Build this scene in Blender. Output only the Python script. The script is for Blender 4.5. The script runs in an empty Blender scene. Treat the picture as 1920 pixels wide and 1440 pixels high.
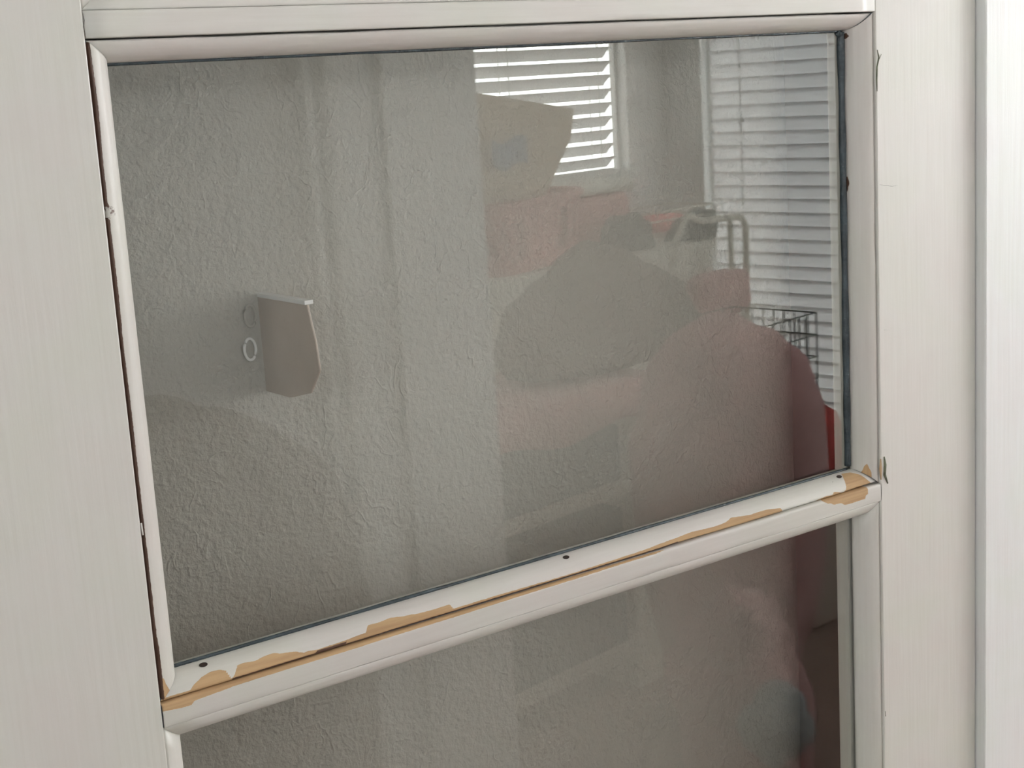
import bpy, bmesh, math, random
from mathutils import Vector, Matrix, noise
random.seed(7)
S = bpy.context.scene
C = S.collection
# ------------------------------------------------------------------ camera
FX = 2819.52
RM = [[0.8015757, -0.0604915, 0.5948263], [0.1652828, 0.9785184, -0.1232204], [-0.5745938, 0.1970849, 0.7943548]]
LITE_TOP = 1.560
CAM = Vector((-0.26256, -0.67574, LITE_TOP - 0.03065))
AX = [Vector((r[0], -r[2], r[1])) for r in RM]          # camera right, up, back in world axes
cd = bpy.data.cameras.new('camera'); cam = bpy.data.objects.new('camera', cd); C.objects.link(cam)
cd.sensor_width = 36.0; cd.lens = 36.0 * FX / 1920.0; cd.clip_start = 0.02
m = Matrix.Identity(4)
for i in range(3):
    for j in range(3): m[i][j] = AX[j][i]
m.translation = CAM; cam.matrix_world = m
S.camera = cam
# ------------------------------------------------------------------ light
S.view_settings.view_transform = 'Standard'; S.view_settings.look = 'None'
S.view_settings.gamma = 1.0; S.view_settings.use_curve_mapping = False
S.view_settings.exposure = -0.46
W = bpy.data.worlds.new('sky'); S.world = W; W.use_nodes = True
W.node_tree.nodes['Background'].inputs[0].default_value = (0.97, 0.98, 1.0, 1)
W.node_tree.nodes['Background'].inputs[1].default_value = 24.0
# room frame (a along the rear wall, b away from the door), turned 10 degrees against the door
GY = 0.016
def RP(a, b, z):
    x = CAM.x + a*0.98481 - b*0.17365; y = CAM.y + a*0.17365 + b*0.98481
    return Vector((x, 2*GY - y, z))
UA = Vector((0.98481, -0.17365, 0)); VB = Vector((-0.17365, -0.98481, 0))
AR, BB = 4.21, 3.255                                      # right wall, rear wall
def portal(name, a, b, z, d, sx, sz):
    l = bpy.data.lights.new(name, 'AREA'); l.shape = 'RECTANGLE'; l.size = sx; l.size_y = sz; l.cycles.is_portal = True
    o = bpy.data.objects.new(name, l); C.objects.link(o); o.location = RP(a, b, z); o.rotation_euler = d.to_track_quat('-Z', 'Z').to_euler(); return o
# ------------------------------------------------------------------ helpers
def ray(px, py):
    return (AX[0]*(px-960) + AX[1]*(720-py) - AX[2]*FX).normalized()
def room_dir(px, py):
    d = ray(px, py); return d.x*0.98481 + d.y*0.17365, -d.x*0.17365 + d.y*0.98481, d.z
def atb(px, py, b):
    da, db, dz = room_dir(px, py); t = b/db; return da*t, CAM.z + dz*t
def ata(px, py, a):
    da, db, dz = room_dir(px, py); t = a/da; return db*t, CAM.z + dz*t
def link(name, bm, mat, parent=None, smooth=False, mw=None):
    bmesh.ops.recalc_face_normals(bm, faces=bm.faces)
    me = bpy.data.meshes.new(name); bm.to_mesh(me); bm.free()
    if mat: me.materials.append(mat)
    o = bpy.data.objects.new(name, me); C.objects.link(o)
    if smooth:
        for p in me.polygons: p.use_smooth = True
    if parent: o.parent = parent
    return o
def tag(o, label=None, cat=None, group=None, kind=None):
    if label: o['label'] = label
    if cat: o['category'] = cat
    if group: o['group'] = group
    if kind: o['kind'] = kind
    return o
def empty(name, loc=(0, 0, 0)):
    o = bpy.data.objects.new(name, None); C.objects.link(o); o.location = loc; o.empty_display_size = 0.05; return o
def part(name, bm, mat, root, smooth=False):
    """bm is in world coordinates; the part is parented to the root and keeps its place"""
    bmesh.ops.translate(bm, verts=bm.verts, vec=-root.location)
    o = link(name, bm, mat, root, smooth); return o
def box(bm, x0, x1, y0, y1, z0, z1):
    v = [bm.verts.new((x, y, z)) for x in (x0, x1) for y in (y0, y1) for z in (z0, z1)]
    for f in ((0,1,3,2), (4,6,7,5), (0,4,5,1), (2,3,7,6), (0,2,6,4), (1,5,7,3)): bm.faces.new([v[i] for i in f])
    return v
def rbox(bm, a0, a1, b0, b1, z0, z1):
    v = [bm.verts.new(RP(a, b, z)) for a in (a0, a1) for b in (b0, b1) for z in (z0, z1)]
    for f in ((0,1,3,2), (4,6,7,5), (0,4,5,1), (2,3,7,6), (0,2,6,4), (1,5,7,3)): bm.faces.new([v[i] for i in f])
    return v
def bevel(o, w, seg=2):
    md = o.modifiers.new('bevel', 'BEVEL'); md.width = w; md.segments = seg; md.limit_method = 'ANGLE'; return o
def tube(bm, pts, r, n=10, close=False):
    pts = [Vector(p) for p in pts]; rings = []; N = len(pts)
    for i, p in enumerate(pts):
        if close: t = pts[(i+1) % N] - pts[i-1]
        else: t = pts[min(i+1, N-1)] - pts[max(i-1, 0)]
        t.normalize(); up = Vector((0, 0, 1)) if abs(t.z) < 0.9 else Vector((1, 0, 0))
        s = t.cross(up).normalized(); q = s.cross(t)
        rr = r[i] if isinstance(r, (list, tuple)) else r
        rings.append([bm.verts.new(p + rr*(math.cos(2*math.pi*k/n)*s + math.sin(2*math.pi*k/n)*q)) for k in range(n)])
    for i in range(N if close else N-1):
        A, B = rings[i], rings[(i+1) % N]
        for k in range(n): bm.faces.new((A[k], A[(k+1) % n], B[(k+1) % n], B[k]))
    if not close:
        bm.faces.new(rings[0][::-1]); bm.faces.new(rings[-1])
def arc_pts(pts, rad, n=6):
    """polyline with rounded inner corners"""
    pts = [Vector(p) for p in pts]; out = [pts[0]]
    for i in range(1, len(pts)-1):
        a = (pts[i-1]-pts[i]); b = (pts[i+1]-pts[i]); r = min(rad, a.length*.49, b.length*.49)
        p0 = pts[i]+a.normalized()*r; p1 = pts[i]+b.normalized()*r
        for k in range(n+1):
            t = k/n; out.append(p0*(1-t)**2 + pts[i]*2*t*(1-t) + p1*t*t)
    out.append(pts[-1]); return out
# ------------------------------------------------------------------ materials
def new_mat(name):
    M = bpy.data.materials.new(name); M.use_nodes = True; nt = M.node_tree
    return M, nt, nt.nodes['Principled BSDF'], nt.nodes, nt.links
def coords(nt, scale, typ='Object'):
    tc = nt.nodes.new('ShaderNodeTexCoord'); mp = nt.nodes.new('ShaderNodeMapping')
    mp.inputs['Scale'].default_value = scale; nt.links.new(tc.outputs[typ], mp.inputs[0]); return mp
def nz(nt, mp, scale, detail=3, rough=.5, dist=0):
    n = nt.nodes.new('ShaderNodeTexNoise'); n.inputs['Scale'].default_value = scale; n.inputs['Detail'].default_value = detail
    n.inputs['Roughness'].default_value = rough; n.inputs['Distortion'].default_value = dist
    nt.links.new(mp.outputs[0], n.inputs['Vector']); return n
def ramp(nt, src, stops):
    r = nt.nodes.new('ShaderNodeValToRGB'); nt.links.new(src, r.inputs[0])
    e = r.color_ramp.elements
    while len(e) < len(stops): e.new(0.5)
    for k, (p, c) in enumerate(stops): e[k].position = p; e[k].color = (*c, 1) if len(c) == 3 else c
    return r
def mth(nt, op, a, b=None):
    n = nt.nodes.new('ShaderNodeMath'); n.operation = op
    for i, v in enumerate((a, b)):
        if v is None: continue
        if isinstance(v, (int, float)): n.inputs[i].default_value = v
        else: nt.links.new(v, n.inputs[i])
    return n.outputs[0]
def mixc(nt, fac, a, b, mode='MIX'):
    n = nt.nodes.new('ShaderNodeMix'); n.data_type = 'RGBA'; n.blend_type = mode
    for i, v in ((0, fac), (6, a), (7, b)):
        if isinstance(v, (int, float)): n.inputs[i].default_value = v
        elif isinstance(v, tuple): n.inputs[i].default_value = (*v, 1)
        else: nt.links.new(v, n.inputs[i])
    return n.outputs[2]
def paint(name, col, grain='z', rough=.38, chips=False):
    """brushed oil paint; grain runs along one axis; optional wear read from the mesh attribute 'wear'"""
    M, nt, P, N, L = new_mat(name)
    sc = {'z': (1, 1, .035), 'x': (.035, 1, 1), 'y': (1, .035, 1)}[grain]
    mp = coords(nt, sc); m1 = coords(nt, (1, 1, 1))
    g = nz(nt, mp, 420, 3, .6); g2 = nz(nt, mp, 110, 2, .5); lo = nz(nt, m1, 14, 2, .5); fine = nz(nt, m1, 900, 2)
    tint = ramp(nt, lo.outputs[0], [(.38, (col[0]*.985, col[1]*1.0, col[2]*.975)), (.5, col), (.62, (col[0]*1.0, col[1]*.98, col[2]*.985))])
    st = ramp(nt, g.outputs[0], [(.3, (.965, .96, .95)), (.62, (1, 1, 1))])
    c = mixc(nt, 1.0, tint.outputs[0], st.outputs[0], 'MULTIPLY')
    h = mth(nt, 'ADD', mth(nt, 'MULTIPLY', g.outputs[0], .55), mth(nt, 'ADD', mth(nt, 'MULTIPLY', g2.outputs[0], .7), mth(nt, 'MULTIPLY', fine.outputs[0], .12)))
    if chips:
        at = N.new('ShaderNodeAttribute'); at.attribute_name = 'wear'
        sep = N.new('ShaderNodeSeparateColor'); L.new(at.outputs['Color'], sep.inputs[0])
        jag = nz(nt, m1, 260, 4, .65)
        w = mth(nt, 'ADD', sep.outputs[0], mth(nt, 'MULTIPLY', mth(nt, 'SUBTRACT', jag.outputs[0], .5), .35))
        wm = ramp(nt, w, [(.49, (0, 0, 0)), (.51, (1, 1, 1))])
        wood = nz(nt, mp, 300, 3, .6)
        woodc = ramp(nt, wood.outputs[0], [(.3, (.43, .265, .135)), (.62, (.56, .37, .195))])
        c = mixc(nt, wm.outputs[0], c, woodc.outputs[0])
        dk = ramp(nt, mth(nt, 'ADD', sep.outputs[1], mth(nt, 'MULTIPLY', mth(nt, 'SUBTRACT', jag.outputs[0], .5), .5)), [(.47, (0, 0, 0)), (.53, (1, 1, 1))])
        c = mixc(nt, dk.outputs[0], c, (.11, .055, .035))
        bl = ramp(nt, mth(nt, 'ADD', sep.outputs[2], mth(nt, 'MULTIPLY', mth(nt, 'SUBTRACT', jag.outputs[0], .5), .5)), [(.42, (0, 0, 0)), (.6, (1, 1, 1))])
        c = mixc(nt, bl.outputs[0], c, (.125, .15, .165))
        h = mth(nt, 'SUBTRACT', h, mth(nt, 'MULTIPLY', wm.outputs[0], 1.6))
        rr = mixc(nt, wm.outputs[0], (rough,)*3, (.75,)*3); L.new(rr, P.inputs['Roughness'])
    else: P.inputs['Roughness'].default_value = rough
    L.new(c, P.inputs['Base Color'])
    b = N.new('ShaderNodeBump'); b.inputs['Strength'].default_value = .22; b.inputs['Distance'].default_value = .0006
    L.new(h, b.inputs['Height']); L.new(b.outputs[0], P.inputs['Normal'])
    return M
def plain(name, col, rough=.6, var=.08, scale=20, bump=.1, bs=150, metallic=0, sheen=0):
    M, nt, P, N, L = new_mat(name); mp = coords(nt, (1, 1, 1)); n = nz(nt, mp, scale, 3)
    lo = tuple(max(0, c*(1-var)) for c in col); hi = tuple(min(1, c*(1+var)) for c in col)
    r = ramp(nt, n.outputs[0], [(.35, lo), (.65, hi)]); L.new(r.outputs[0], P.inputs['Base Color'])
    P.inputs['Roughness'].default_value = rough; P.inputs['Metallic'].default_value = metallic
    if sheen: P.inputs['Sheen Weight'].default_value = sheen
    if bump:
        n2 = nz(nt, mp, bs, 3); b = N.new('ShaderNodeBump'); b.inputs['Strength'].default_value = bump; b.inputs['Distance'].default_value = .003
        L.new(n2.outputs[0], b.inputs['Height']); L.new(b.outputs[0], P.inputs['Normal'])
    return M
def plaster(name, col):
    M, nt, P, N, L = new_mat(name)
    m1 = coords(nt, (1, 1, 1)); mv = coords(nt, (1, 1, .8))
    w = nz(nt, mv, 66, 2, .5, .5)                                   # trowel ridges: thin lines where the noise crosses its middle
    rid = mth(nt, 'ABSOLUTE', mth(nt, 'SUBTRACT', w.outputs[0], .5))
    rid = ramp(nt, rid, [(.0, (1, 1, 1)), (.05, (0, 0, 0))])
    msk = nz(nt, m1, 34, 2, .5); mk = ramp(nt, msk.outputs[0], [(.42, (0, 0, 0)), (.60, (1, 1, 1))])
    fine = nz(nt, m1, 260, 4, .6); mid = nz(nt, m1, 95, 3, .55)
    h = mth(nt, 'ADD', mth(nt, 'MULTIPLY', mth(nt, 'MULTIPLY', rid.outputs[0], mk.outputs[0]), .22), mth(nt, 'ADD', mth(nt, 'MULTIPLY', fine.outputs[0], .85), mth(nt, 'MULTIPLY', mid.outputs[0], 1.5)))
    b = N.new('ShaderNodeBump'); b.inputs['Strength'].default_value = .78; b.inputs['Distance'].default_value = .0017
    L.new(h, b.inputs['Height']); L.new(b.outputs[0], P.inputs['Normal'])
    lo = nz(nt, m1, 5, 2); r = ramp(nt, lo.outputs[0], [(.35, tuple(c*.95 for c in col)), (.65, tuple(c*1.03 for c in col))])
    L.new(r.outputs[0], P.inputs['Base Color']); P.inputs['Roughness'].default_value = .55
    return M
def glassm():
    """clear pane: mirror share follows the Schlick curve on both faces, the rest passes straight through"""
    M = bpy.data.materials.new('pane_glass'); M.use_nodes = True; nt = M.node_tree; N = nt.nodes; L = nt.links
    for n in list(N):
        if n.type != 'OUTPUT_MATERIAL': N.remove(n)
    out = [n for n in N if n.type == 'OUTPUT_MATERIAL'][0]
    ge = N.new('ShaderNodeNewGeometry'); vm = N.new('ShaderNodeVectorMath'); vm.operation = 'DOT_PRODUCT'
    L.new(ge.outputs['Normal'], vm.inputs[0]); L.new(ge.outputs['Incoming'], vm.inputs[1])
    c = mth(nt, 'ABSOLUTE', vm.outputs['Value']); k = mth(nt, 'POWER', mth(nt, 'SUBTRACT', 1.0, c), 5.0)
    F = mth(nt, 'ADD', mth(nt, 'MULTIPLY', k, .955), .045)
    gl = N.new('ShaderNodeBsdfGlossy'); gl.inputs['Roughness'].default_value = 0.0; gl.inputs['Color'].default_value = (.97, 1, .985, 1)
    tr = N.new('ShaderNodeBsdfTransparent'); tr.inputs['Color'].default_value = (.97, .972, .965, 1)
    mx = N.new('ShaderNodeMixShader'); L.new(F, mx.inputs[0]); L.new(tr.outputs[0], mx.inputs[1]); L.new(gl.outputs[0], mx.inputs[2])
    mp = coords(nt, (1, 1, .25)); n = nz(nt, mp, 5, 1); b = N.new('ShaderNodeBump'); b.inputs['Strength'].default_value = .05; b.inputs['Distance'].default_value = .0015
    L.new(n.outputs[0], b.inputs['Height']); L.new(b.outputs[0], gl.inputs['Normal'])
    L.new(mx.outputs[0], out.inputs[0]); return M
def slatm(name, col, tl):
    M = bpy.data.materials.new(name); M.use_nodes = True; nt = M.node_tree; N = nt.nodes; L = nt.links
    P = N['Principled BSDF']; out = [n for n in N if n.type == 'OUTPUT_MATERIAL'][0]
    P.inputs['Base Color'].default_value = (*col, 1); P.inputs['Roughness'].default_value = .5
    t = N.new('ShaderNodeBsdfTranslucent'); t.inputs[0].default_value = (*col, 1)
    mx = N.new('ShaderNodeMixShader'); mx.inputs[0].default_value = tl
    L.new(P.outputs[0], mx.inputs[1]); L.new(t.outputs[0], mx.inputs[2]); L.new(mx.outputs[0], out.inputs[0]); return M
WHITE = (.75, .728, .683)
pz = paint('white_paint_upright', WHITE, 'z'); pxm = paint('white_paint_level', WHITE, 'x')
pzc = paint('worn_white_paint_upright', (.70, .67, .63), 'z', chips=True); pxc = paint('worn_white_paint_level', (.70, .67, .63), 'x', chips=True)
p_trim = paint('trim_paint', (.90, .91, .90), 'z')
m_glass = glassm()
m_putty = plain('slate_blue_putty', (.045, .062, .072), .25, .3, 60, .3, 400)
m_void = plain('dark_gap', (.03, .018, .012), .9, .2, 80, 0)
m_plaster = plaster('knockdown_plaster', (.50, .48, .435))
m_wall = plain('room_wall_paint', (.83, .85, .85), .6, .03, 3, .2, 60)
m_casing = plain('casing_paint', (.86, .87, .85), .45, .03, 8, .1, 80)
m_ceil = plain('ceiling_paint', (.82, .81, .78), .8, .02, 3, .2, 90)
m_dark = plain('hall_dark_paint', (.80, .70, .61), .7, .05, 4, .1, 60)
m_floor = plain('rosy_beige_carpet', (.42, .30, .25), .95, .15, 60, .6, 700)
# ------------------------------------------------------------------ door, all sizes in millimetres from the front top-left corner of the middle pane opening
def D(X, Zd, g): return Vector((X/1000, g/1000, LITE_TOP + Zd/1000))
door = empty('door_1', (-0.1067, 0.0, 0.0))
tag(door, 'white painted wooden french door leaf with five glazed lites and worn peeling beads', 'door', kind='structure')
LW, LH, MB, ST = 540.0, 322.8, 12.47, 106.7
PITCH = LH + MB
def dbox(name, X0, X1, Z0, Z1, mat, g0=0, g1=35, bw=.0009):
    bm = bmesh.new(); p0 = D(X0, Z0, g0); p1 = D(X1, Z1, g1)
    box(bm, p0.x, p1.x, p0.y, p1.y, min(p0.z, p1.z), max(p0.z, p1.z))
    return bevel(part(name, bm, mat, door), bw, 2)
top = 2030-1560; bot = -1550
dbox('stile', -ST, 0, top, bot, pz); dbox('stile', LW, LW+ST-0.6, top, bot, pz)
dbox('top_rail', .25, LW-.25, top, PITCH, pxm)
dbox('bottom_rail', .25, LW-.25, -3*PITCH-LH, bot, pxm)
def wobble(x, s, amp, sc=.02): return amp*noise.noise(Vector((x*sc, s*7.3, 2.1)))
def lerp_tab(tab, x):
    if x <= tab[0][0]: return tab[0][1]
    for (x0, y0), (x1, y1) in zip(tab, tab[1:]):
        if x <= x1: return y0 + (y1-y0)*(x-x0)/max(1e-6, x1-x0)
    return tab[-1][1]
# height of the bare wood above the crack along the bottom bead (share of the bead's curve, 0 at the crack)
CHIP = [(0,.12),(17.1,.12),(19.7,.25),(24.8,.40),(30,.47),(34.9,.45),(37.5,.39),(38.8,.23),(40.1,.05),(41.7,.14),(44.5,.41),(47.8,.44),(54.9,.40),(60.2,.45),(65.6,.47),(69.6,.38),(77.1,.33),(81.8,.21),(86,.21),(91.2,.17),(98.2,.19),(101.1,.18),(120.9,.24),(123.3,.45),(131.3,.43),(136.9,.47),(144.6,.41),(153.6,.35),(164.5,.32),(176.5,.33),(178,.15),(201.4,.15),(262.8,.12),(320.1,.17),(350.6,.27),(363.2,.30),(381.4,.25),(392.6,.28),(398.2,.39),(414.5,.28),(430,.29),(442.7,.19),(444.5,0),(461,-.1),(480.2,.08),(487.6,.11),(493.4,.07),(494.8,.19),(499.5,.12),(504,.02),(507,.1),(508.4,.35),(509.7,.6),(512.6,.85),(520,.80),(526,.55),(531,.2),(534,-.1),(540,-.2)]
MCH = [(0,4.0),(9,4.4),(12,5.2),(15,4.6),(18,3.6),(24,2.7),(40,2.2),(110,2.1),(130,1.9),(330,1.2),(345,.7),(480,.5),(486,3.2),(494,5.2),(505,7.6),(514,8.3),(521,8),(525.5,5.5),(527,-1),(540,-1)]
def muntin(Zt, name, worn=False):
    bm = bmesh.new(); cl = bm.loops.layers.color.new('wear') if worn else None
    r = 1.7; prof = []
    for k in range(5): a = k/4*math.pi/2; prof.append((-(r-r*math.sin(a)) if 0 else -(r - r*math.sin(a)), r - r*math.cos(a)))   # top rounding
    pr = [(0, 35), (0, 8), (0, 4.5)] + [(-(r - r*math.cos(a*math.pi/8)), r - r*math.sin(a*math.pi/8)) for a in range(0, 5)]
    pr += [(-3.5, 0), (-6, 0), (-9, 0)] + [(-MB + (r*.4)*(1-math.sin(a*math.pi/8)), r*.4*(1-math.cos(a*math.pi/8))) for a in range(0, 5)] + [(-MB, 6), (-MB, 35)]
    n = 540 if worn else 40; rings = []
    for i in range(n+1):
        X = .3 + (LW-.6)*i/n
        rings.append([bm.verts.new(D(X, Zt+z + wobble(X, k, .18), g + (wobble(X, k, .15) if g < 7 else 0))) for k, (z, g) in enumerate(pr)])
    K = len(pr)
    for i in range(n):
        for k in range(K):
            k2 = (k+1) % K
            f = bm.faces.new((rings[i][k], rings[i+1][k], rings[i+1][k2], rings[i][k2]))
            if worn:
                for lp in f.loops:
                    j = (i if lp.vert in rings[i] else i+1); kk = rings[j].index(lp.vert); X = .3+(LW-.6)*j/n; z, g = pr[kk]
                    s = -z + g*.3                                          # distance from the crack
                    lim = lerp_tab(MCH, X)
                    w = .5 + (lim - s)*.45
                    lp[cl] = (max(0, min(1, w)), 0, 0, 1)
    bm.faces.new(rings[0]); bm.faces.new(rings[-1][::-1])
    return part(name, bm, pxc if worn else pxm, door, True)
muntin(PITCH - LH + 0.0, 'muntin')                                          # between the upper lite and the middle lite
muntin(-LH, 'muntin', True)
muntin(-PITCH-LH, 'muntin'); muntin(-2*PITCH-LH, 'muntin')
def bead(side, Z0, widths, name, mat, worn=0, n=60, gf=3.0):
    """a mitred quarter-round strip holding the glass; widths = left, top, right, bottom"""
    bm = bmesh.new(); cl = bm.loops.layers.color.new('wear')
    wl, wt, wr, wb = widths; K = 14
    us = [0.0]*1; prof = []
    gap = {'left': 1.55, 'top': 1.0, 'bottom': .8, 'right': .6}[side] if worn else .12
    for k in range(K+1):
        a = math.pi/2*k/K; prof.append((math.sin(a), 16 - (16-gf)*math.cos(a)))
    H = LH
    def pos(s, k, t):
        u, g = prof[k]
        if side == 'bottom': x0, x1 = gap+(wl-gap)*u, LW-(gap+(wr-gap)*u); return (x0+(x1-x0)*t, -H+gap+(wb-gap)*u, g)
        if side == 'top': x0, x1 = gap+(wl-gap)*u, LW-(gap+(wr-gap)*u); return (x0+(x1-x0)*t, -gap-(wt-gap)*u, g)
        z0, z1 = -(gap+(wt-gap)*u), -H+gap+(wb-gap)*u
        if side == 'left': return (gap+(wl-gap)*u, z0+(z1-z0)*t, g)
        return (LW-gap-(wr-gap)*u, z0+(z1-z0)*t, g)
    rings = []; info = {}
    for i in range(n+1):
        t = i/n; rg = []
        for k in range(K+1):
            X, Z, g = pos(0, k, t); L = X if side in ('bottom', 'top') else Z
            w = wobble(L, k*.11, .35, .03) + wobble(L, k*.3, .12, .2)
            sg = 1 if side in ('bottom', 'top') else 1
            if k < 2:
                cr = max(0, noise.noise(Vector((L*.018, 9.1, len(side)))))*1.1*(1 if worn else .2)
                if side == 'bottom': Z += cr
                elif side == 'top': Z -= cr
                elif side == 'left': X += cr
                else: X -= cr
            v = bm.verts.new(D(X, Z0+Z, g + w*.6)); rg.append(v); info[v] = (X, Z, k/K, t)
        # back corner of the strip
        X, Z, g = pos(0, 0, t); v = bm.verts.new(D(X, Z0+Z, 16)); rg.append(v); info[v] = (X, Z, 0, t)
        rings.append(rg)
    KK = K+2
    for i in range(n):
        for k in range(KK):
            k2 = (k+1) % KK
            f = bm.faces.new((rings[i][k], rings[i+1][k], rings[i+1][k2], rings[i][k2]))
            for lp in f.loops:
                X, Z, s, t = info[lp.vert]; r = g_ = b_ = 0.0
                if worn and side == 'bottom':
                    r = .5 + (lerp_tab(CHIP, X) - s)*4.5
                    if s > .93: b_ = .55 if 30 < X < 520 else .2
                    if s < .1 and 90 < X < 108: g_ = .9
                    if s < .01 and 40 < X < 350: g_ = .95
                elif worn and side == 'left':
                    d = Z + H
                    if d < 13: r = .5 + (.30*(1-d/13)+.12 - s)*4
                    if s < .10: g_ = .95 if s < .03 else .50+.3*noise.noise(Vector((Z*.03, 1, 4)))
                    if abs(Z+79) < 3 and s < .22: g_ = .7
                elif worn and side == 'top':
                    if s > .95: b_ = .5
                    if s < .12 and X > 330: g_ = .42 + .25*noise.noise(Vector((X*.06, 1, 8)))
                    if 268 < X < 300 and s < .14: r = .62
                elif worn and side == 'right':
                    d = Z + H
                    if d < 22 and .25 < s < .72: r = .5 + (1-abs(s-.45)/.24 - max(0, (d-9)/10))*.8
                    if s > .5: g_ = max(0, .9 - abs(Z+15)/5*.4 - max(0, .86-s)*2)
                    if s > .70: g_ = max(g_, .95 - abs(Z+112)/11*.5 - max(0, .90-s)*4)
                    if s < .07: r = max(r, .42 + .3*noise.noise(Vector((Z*.04, 5, 4))))
                    if s > .965: b_ = .5
                lp[cl] = (max(0, min(1, r)), max(0, min(1, g_)), max(0, min(1, b_)), 1)
    bm.faces.new(rings[0]); bm.faces.new(rings[-1][::-1])
    return part(name, bm, mat, door, True)
def lite(idx, Z0):
    worn = idx == 0; Wd = (14, 11, 14, 11.2) if worn else (13, 11, 13, 10.5)
    gf = 3.0 if worn else 1.2
    bead('left', Z0, Wd, 'glazing_bead', pzc if worn else pz, worn, 320 if worn else 30, 1.6)
    bead('right', Z0, Wd, 'glazing_bead', pzc if worn else pz, worn, 320 if worn else 30, 1.6)
    bead('top', Z0, Wd, 'glazing_bead', pxc if worn else pxm, worn, 540 if worn else 30, gf)
    bead('bottom', Z0, Wd, 'glazing_bead', pxc if worn else pxm, worn, 1080 if worn else 30, gf)
    # fixed lip behind the glass
    bm = bmesh.new(); pr = [(0, 19.2), (14, 19.2), (14, 27), (12.5, 28), (12.5, 31), (9, 33), (8, 35), (0, 35)]
    cs = []
    for (sx, sz) in ((0, 0), (1, 0), (1, 1), (0, 1)):
        cs.append([bm.verts.new(D(u if not sx else LW-u, Z0 + (-u*.85 if not sz else -LH+u*.6), g)) for u, g in pr])
    for i in range(4):
        A, B = cs[i], cs[(i+1) % 4]
        for k in range(len(pr)):
            k2 = (k+1) % len(pr); bm.faces.new((A[k], B[k], B[k2], A[k2]))
    part('glass_stop', bm, pz, door)
    bm = bmesh.new(); p0 = D(5, Z0-LH+5, 16.1); p1 = D(LW-5, Z0-5, 19.1); box(bm, p0.x, p1.x, p0.y, p1.y, p0.z, p1.z)
    gp = part('glass_pane', bm, m_glass, door)
    if worn:
        # slate-blue putty squeezed out round the pane
        bm = bmesh.new()
        def run(pts, r0, sq=1.0):
            P = []; R = []
            for (X, Z), (X2, Z2) in zip(pts, pts[1:]):
                k = max(2, int(max(abs(X2-X), abs(Z2-Z))/2))
                for i in range(k): t = i/k; P.append((X+(X2-X)*t, Z+(Z2-Z)*t))
            P.append(pts[-1]); Q = []
            for X, Z in P:
                w = noise.noise(Vector((X*.03, Z*.03, 3))); Q.append(D(X, Z0+Z, 15.6)); R.append((r0*(1+.35*w))/1000)
            tube(bm, Q, R, 8)
        run([(523.6, -12), (523.8, -100), (523.6, -309)], 2.3)
        run([(14.5, -11.4), (522, -11.4)], .95)
        run([(15, -311.0), (522, -311.2)], 1.0)
        run([(520.5, -11.6), (523.5, -14.5)], 2.2)
        part('putty', bm, m_putty, door, True)
        for X, s in ((28.5, .70), (265.6, .70), (507.8, .68)):
            a = s*math.pi/2; u = .5+10.8*math.sin(a); g = 16-13*math.cos(a)
            bm = bmesh.new(); c = D(X, -LH+u, g)
            nrm = Vector((0, -math.cos(a)*11/17, math.sin(a))).normalized(); nrm = Vector((0, -math.cos(a)*.75, math.sin(a)*.9)).normalized()
            ux = Vector((1, 0, 0)); uy = nrm.cross(ux)
            vs = [bm.verts.new(c + nrm*.00025 + (ux*math.cos(q*math.pi/8)*2.3 + uy*math.sin(q*math.pi/8)*1.5)/1000) for q in range(16)]
            vb = [bm.verts.new(v.co - nrm*.0012) for v in vs]
            bm.faces.new(vs); bm.faces.new(vb[::-1])
            for q in range(16): bm.faces.new((vs[q], vb[q], vb[(q+1) % 16], vs[(q+1) % 16]))
            o = part('nail_hole', bm, m_void, door); o['label'] = 'dark sunken nail hole in the bottom bead'
for i, Z0 in ((1, PITCH), (0, 0.0), (2, -PITCH), (3, -2*PITCH), (4, -3*PITCH)): lite(i, Z0)
# cracks and loose flakes at the joints
def crack(pts, r, name='paint_crack', g=-.03, mat=None):
    bm = bmesh.new(); P = []
    for (X, Z) in pts: P.append(D(X, Z, g))
    tube(bm, P, [r/1000*(.4 if i in (0, len(P)-1) else 1) for i in range(len(P))], 6)
    return part(name, bm, mat or m_void, door, True)
crack([(499, -314.6+.6), (495, -315.6), (487, -315.2), (478, -316.2)], .16, g=7.4)
crack([(-.1, 12.5), (.4, 8), (-.3, 5), (.3, 0)], .12); crack([(0, -323), (.3, -329), (.1, -335.5)], .14)
crack([(540, -323), (540.3, -330), (540, -335)], .12)
crack([(542, -114), (548, -115.2), (555, -116.3), (561, -116.4)], .08); crack([(545, -214), (551, -215.2)], .06)
m_green = plain('old_green_flake', (.17, .18, .12), .8, .3, 200, .3, 500)
crack([(541.5, -25), (543, -30), (541, -36), (540.6, -44), (540.8, -52)], .55, 'loose_flake', -.2, m_green)
crack([(545.5, -28), (543, -31.5)], .35, 'loose_flake', -.3, m_green)
crack([(543.5, -304), (544.2, -310), (543.5, -317), (547, -324)], 1.25, 'loose_flake', -.1, m_green)
crack([(540.3, -305), (540.0, -312), (540.4, -320)], 1.1, 'loose_flake', .3, plain('tan_undercoat', (.52, .36, .22), .8, .1, 50, .1, 300))
crack([(541.5, -494), (541.8, -498)], .8, 'loose_flake', .1, m_green)
crack([(0.4, -229), (0.6, -235)], 1.1, 'loose_flake', .3, pz)
# board right of the door (fixed side frame), 8 mm proud of the leaf
bm = bmesh.new(); a = D(LW+ST+.4, 0, -8); b = D(LW+ST+330, 0, 60); box(bm, a.x, b.x, a.y, b.y, 0.0, 2.12)
t1 = bevel(link('trim_1', bm, p_trim), .0012, 2); tag(t1, 'bright white painted frame board right of the door, standing proud of it', 'trim', kind='structure')
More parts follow.
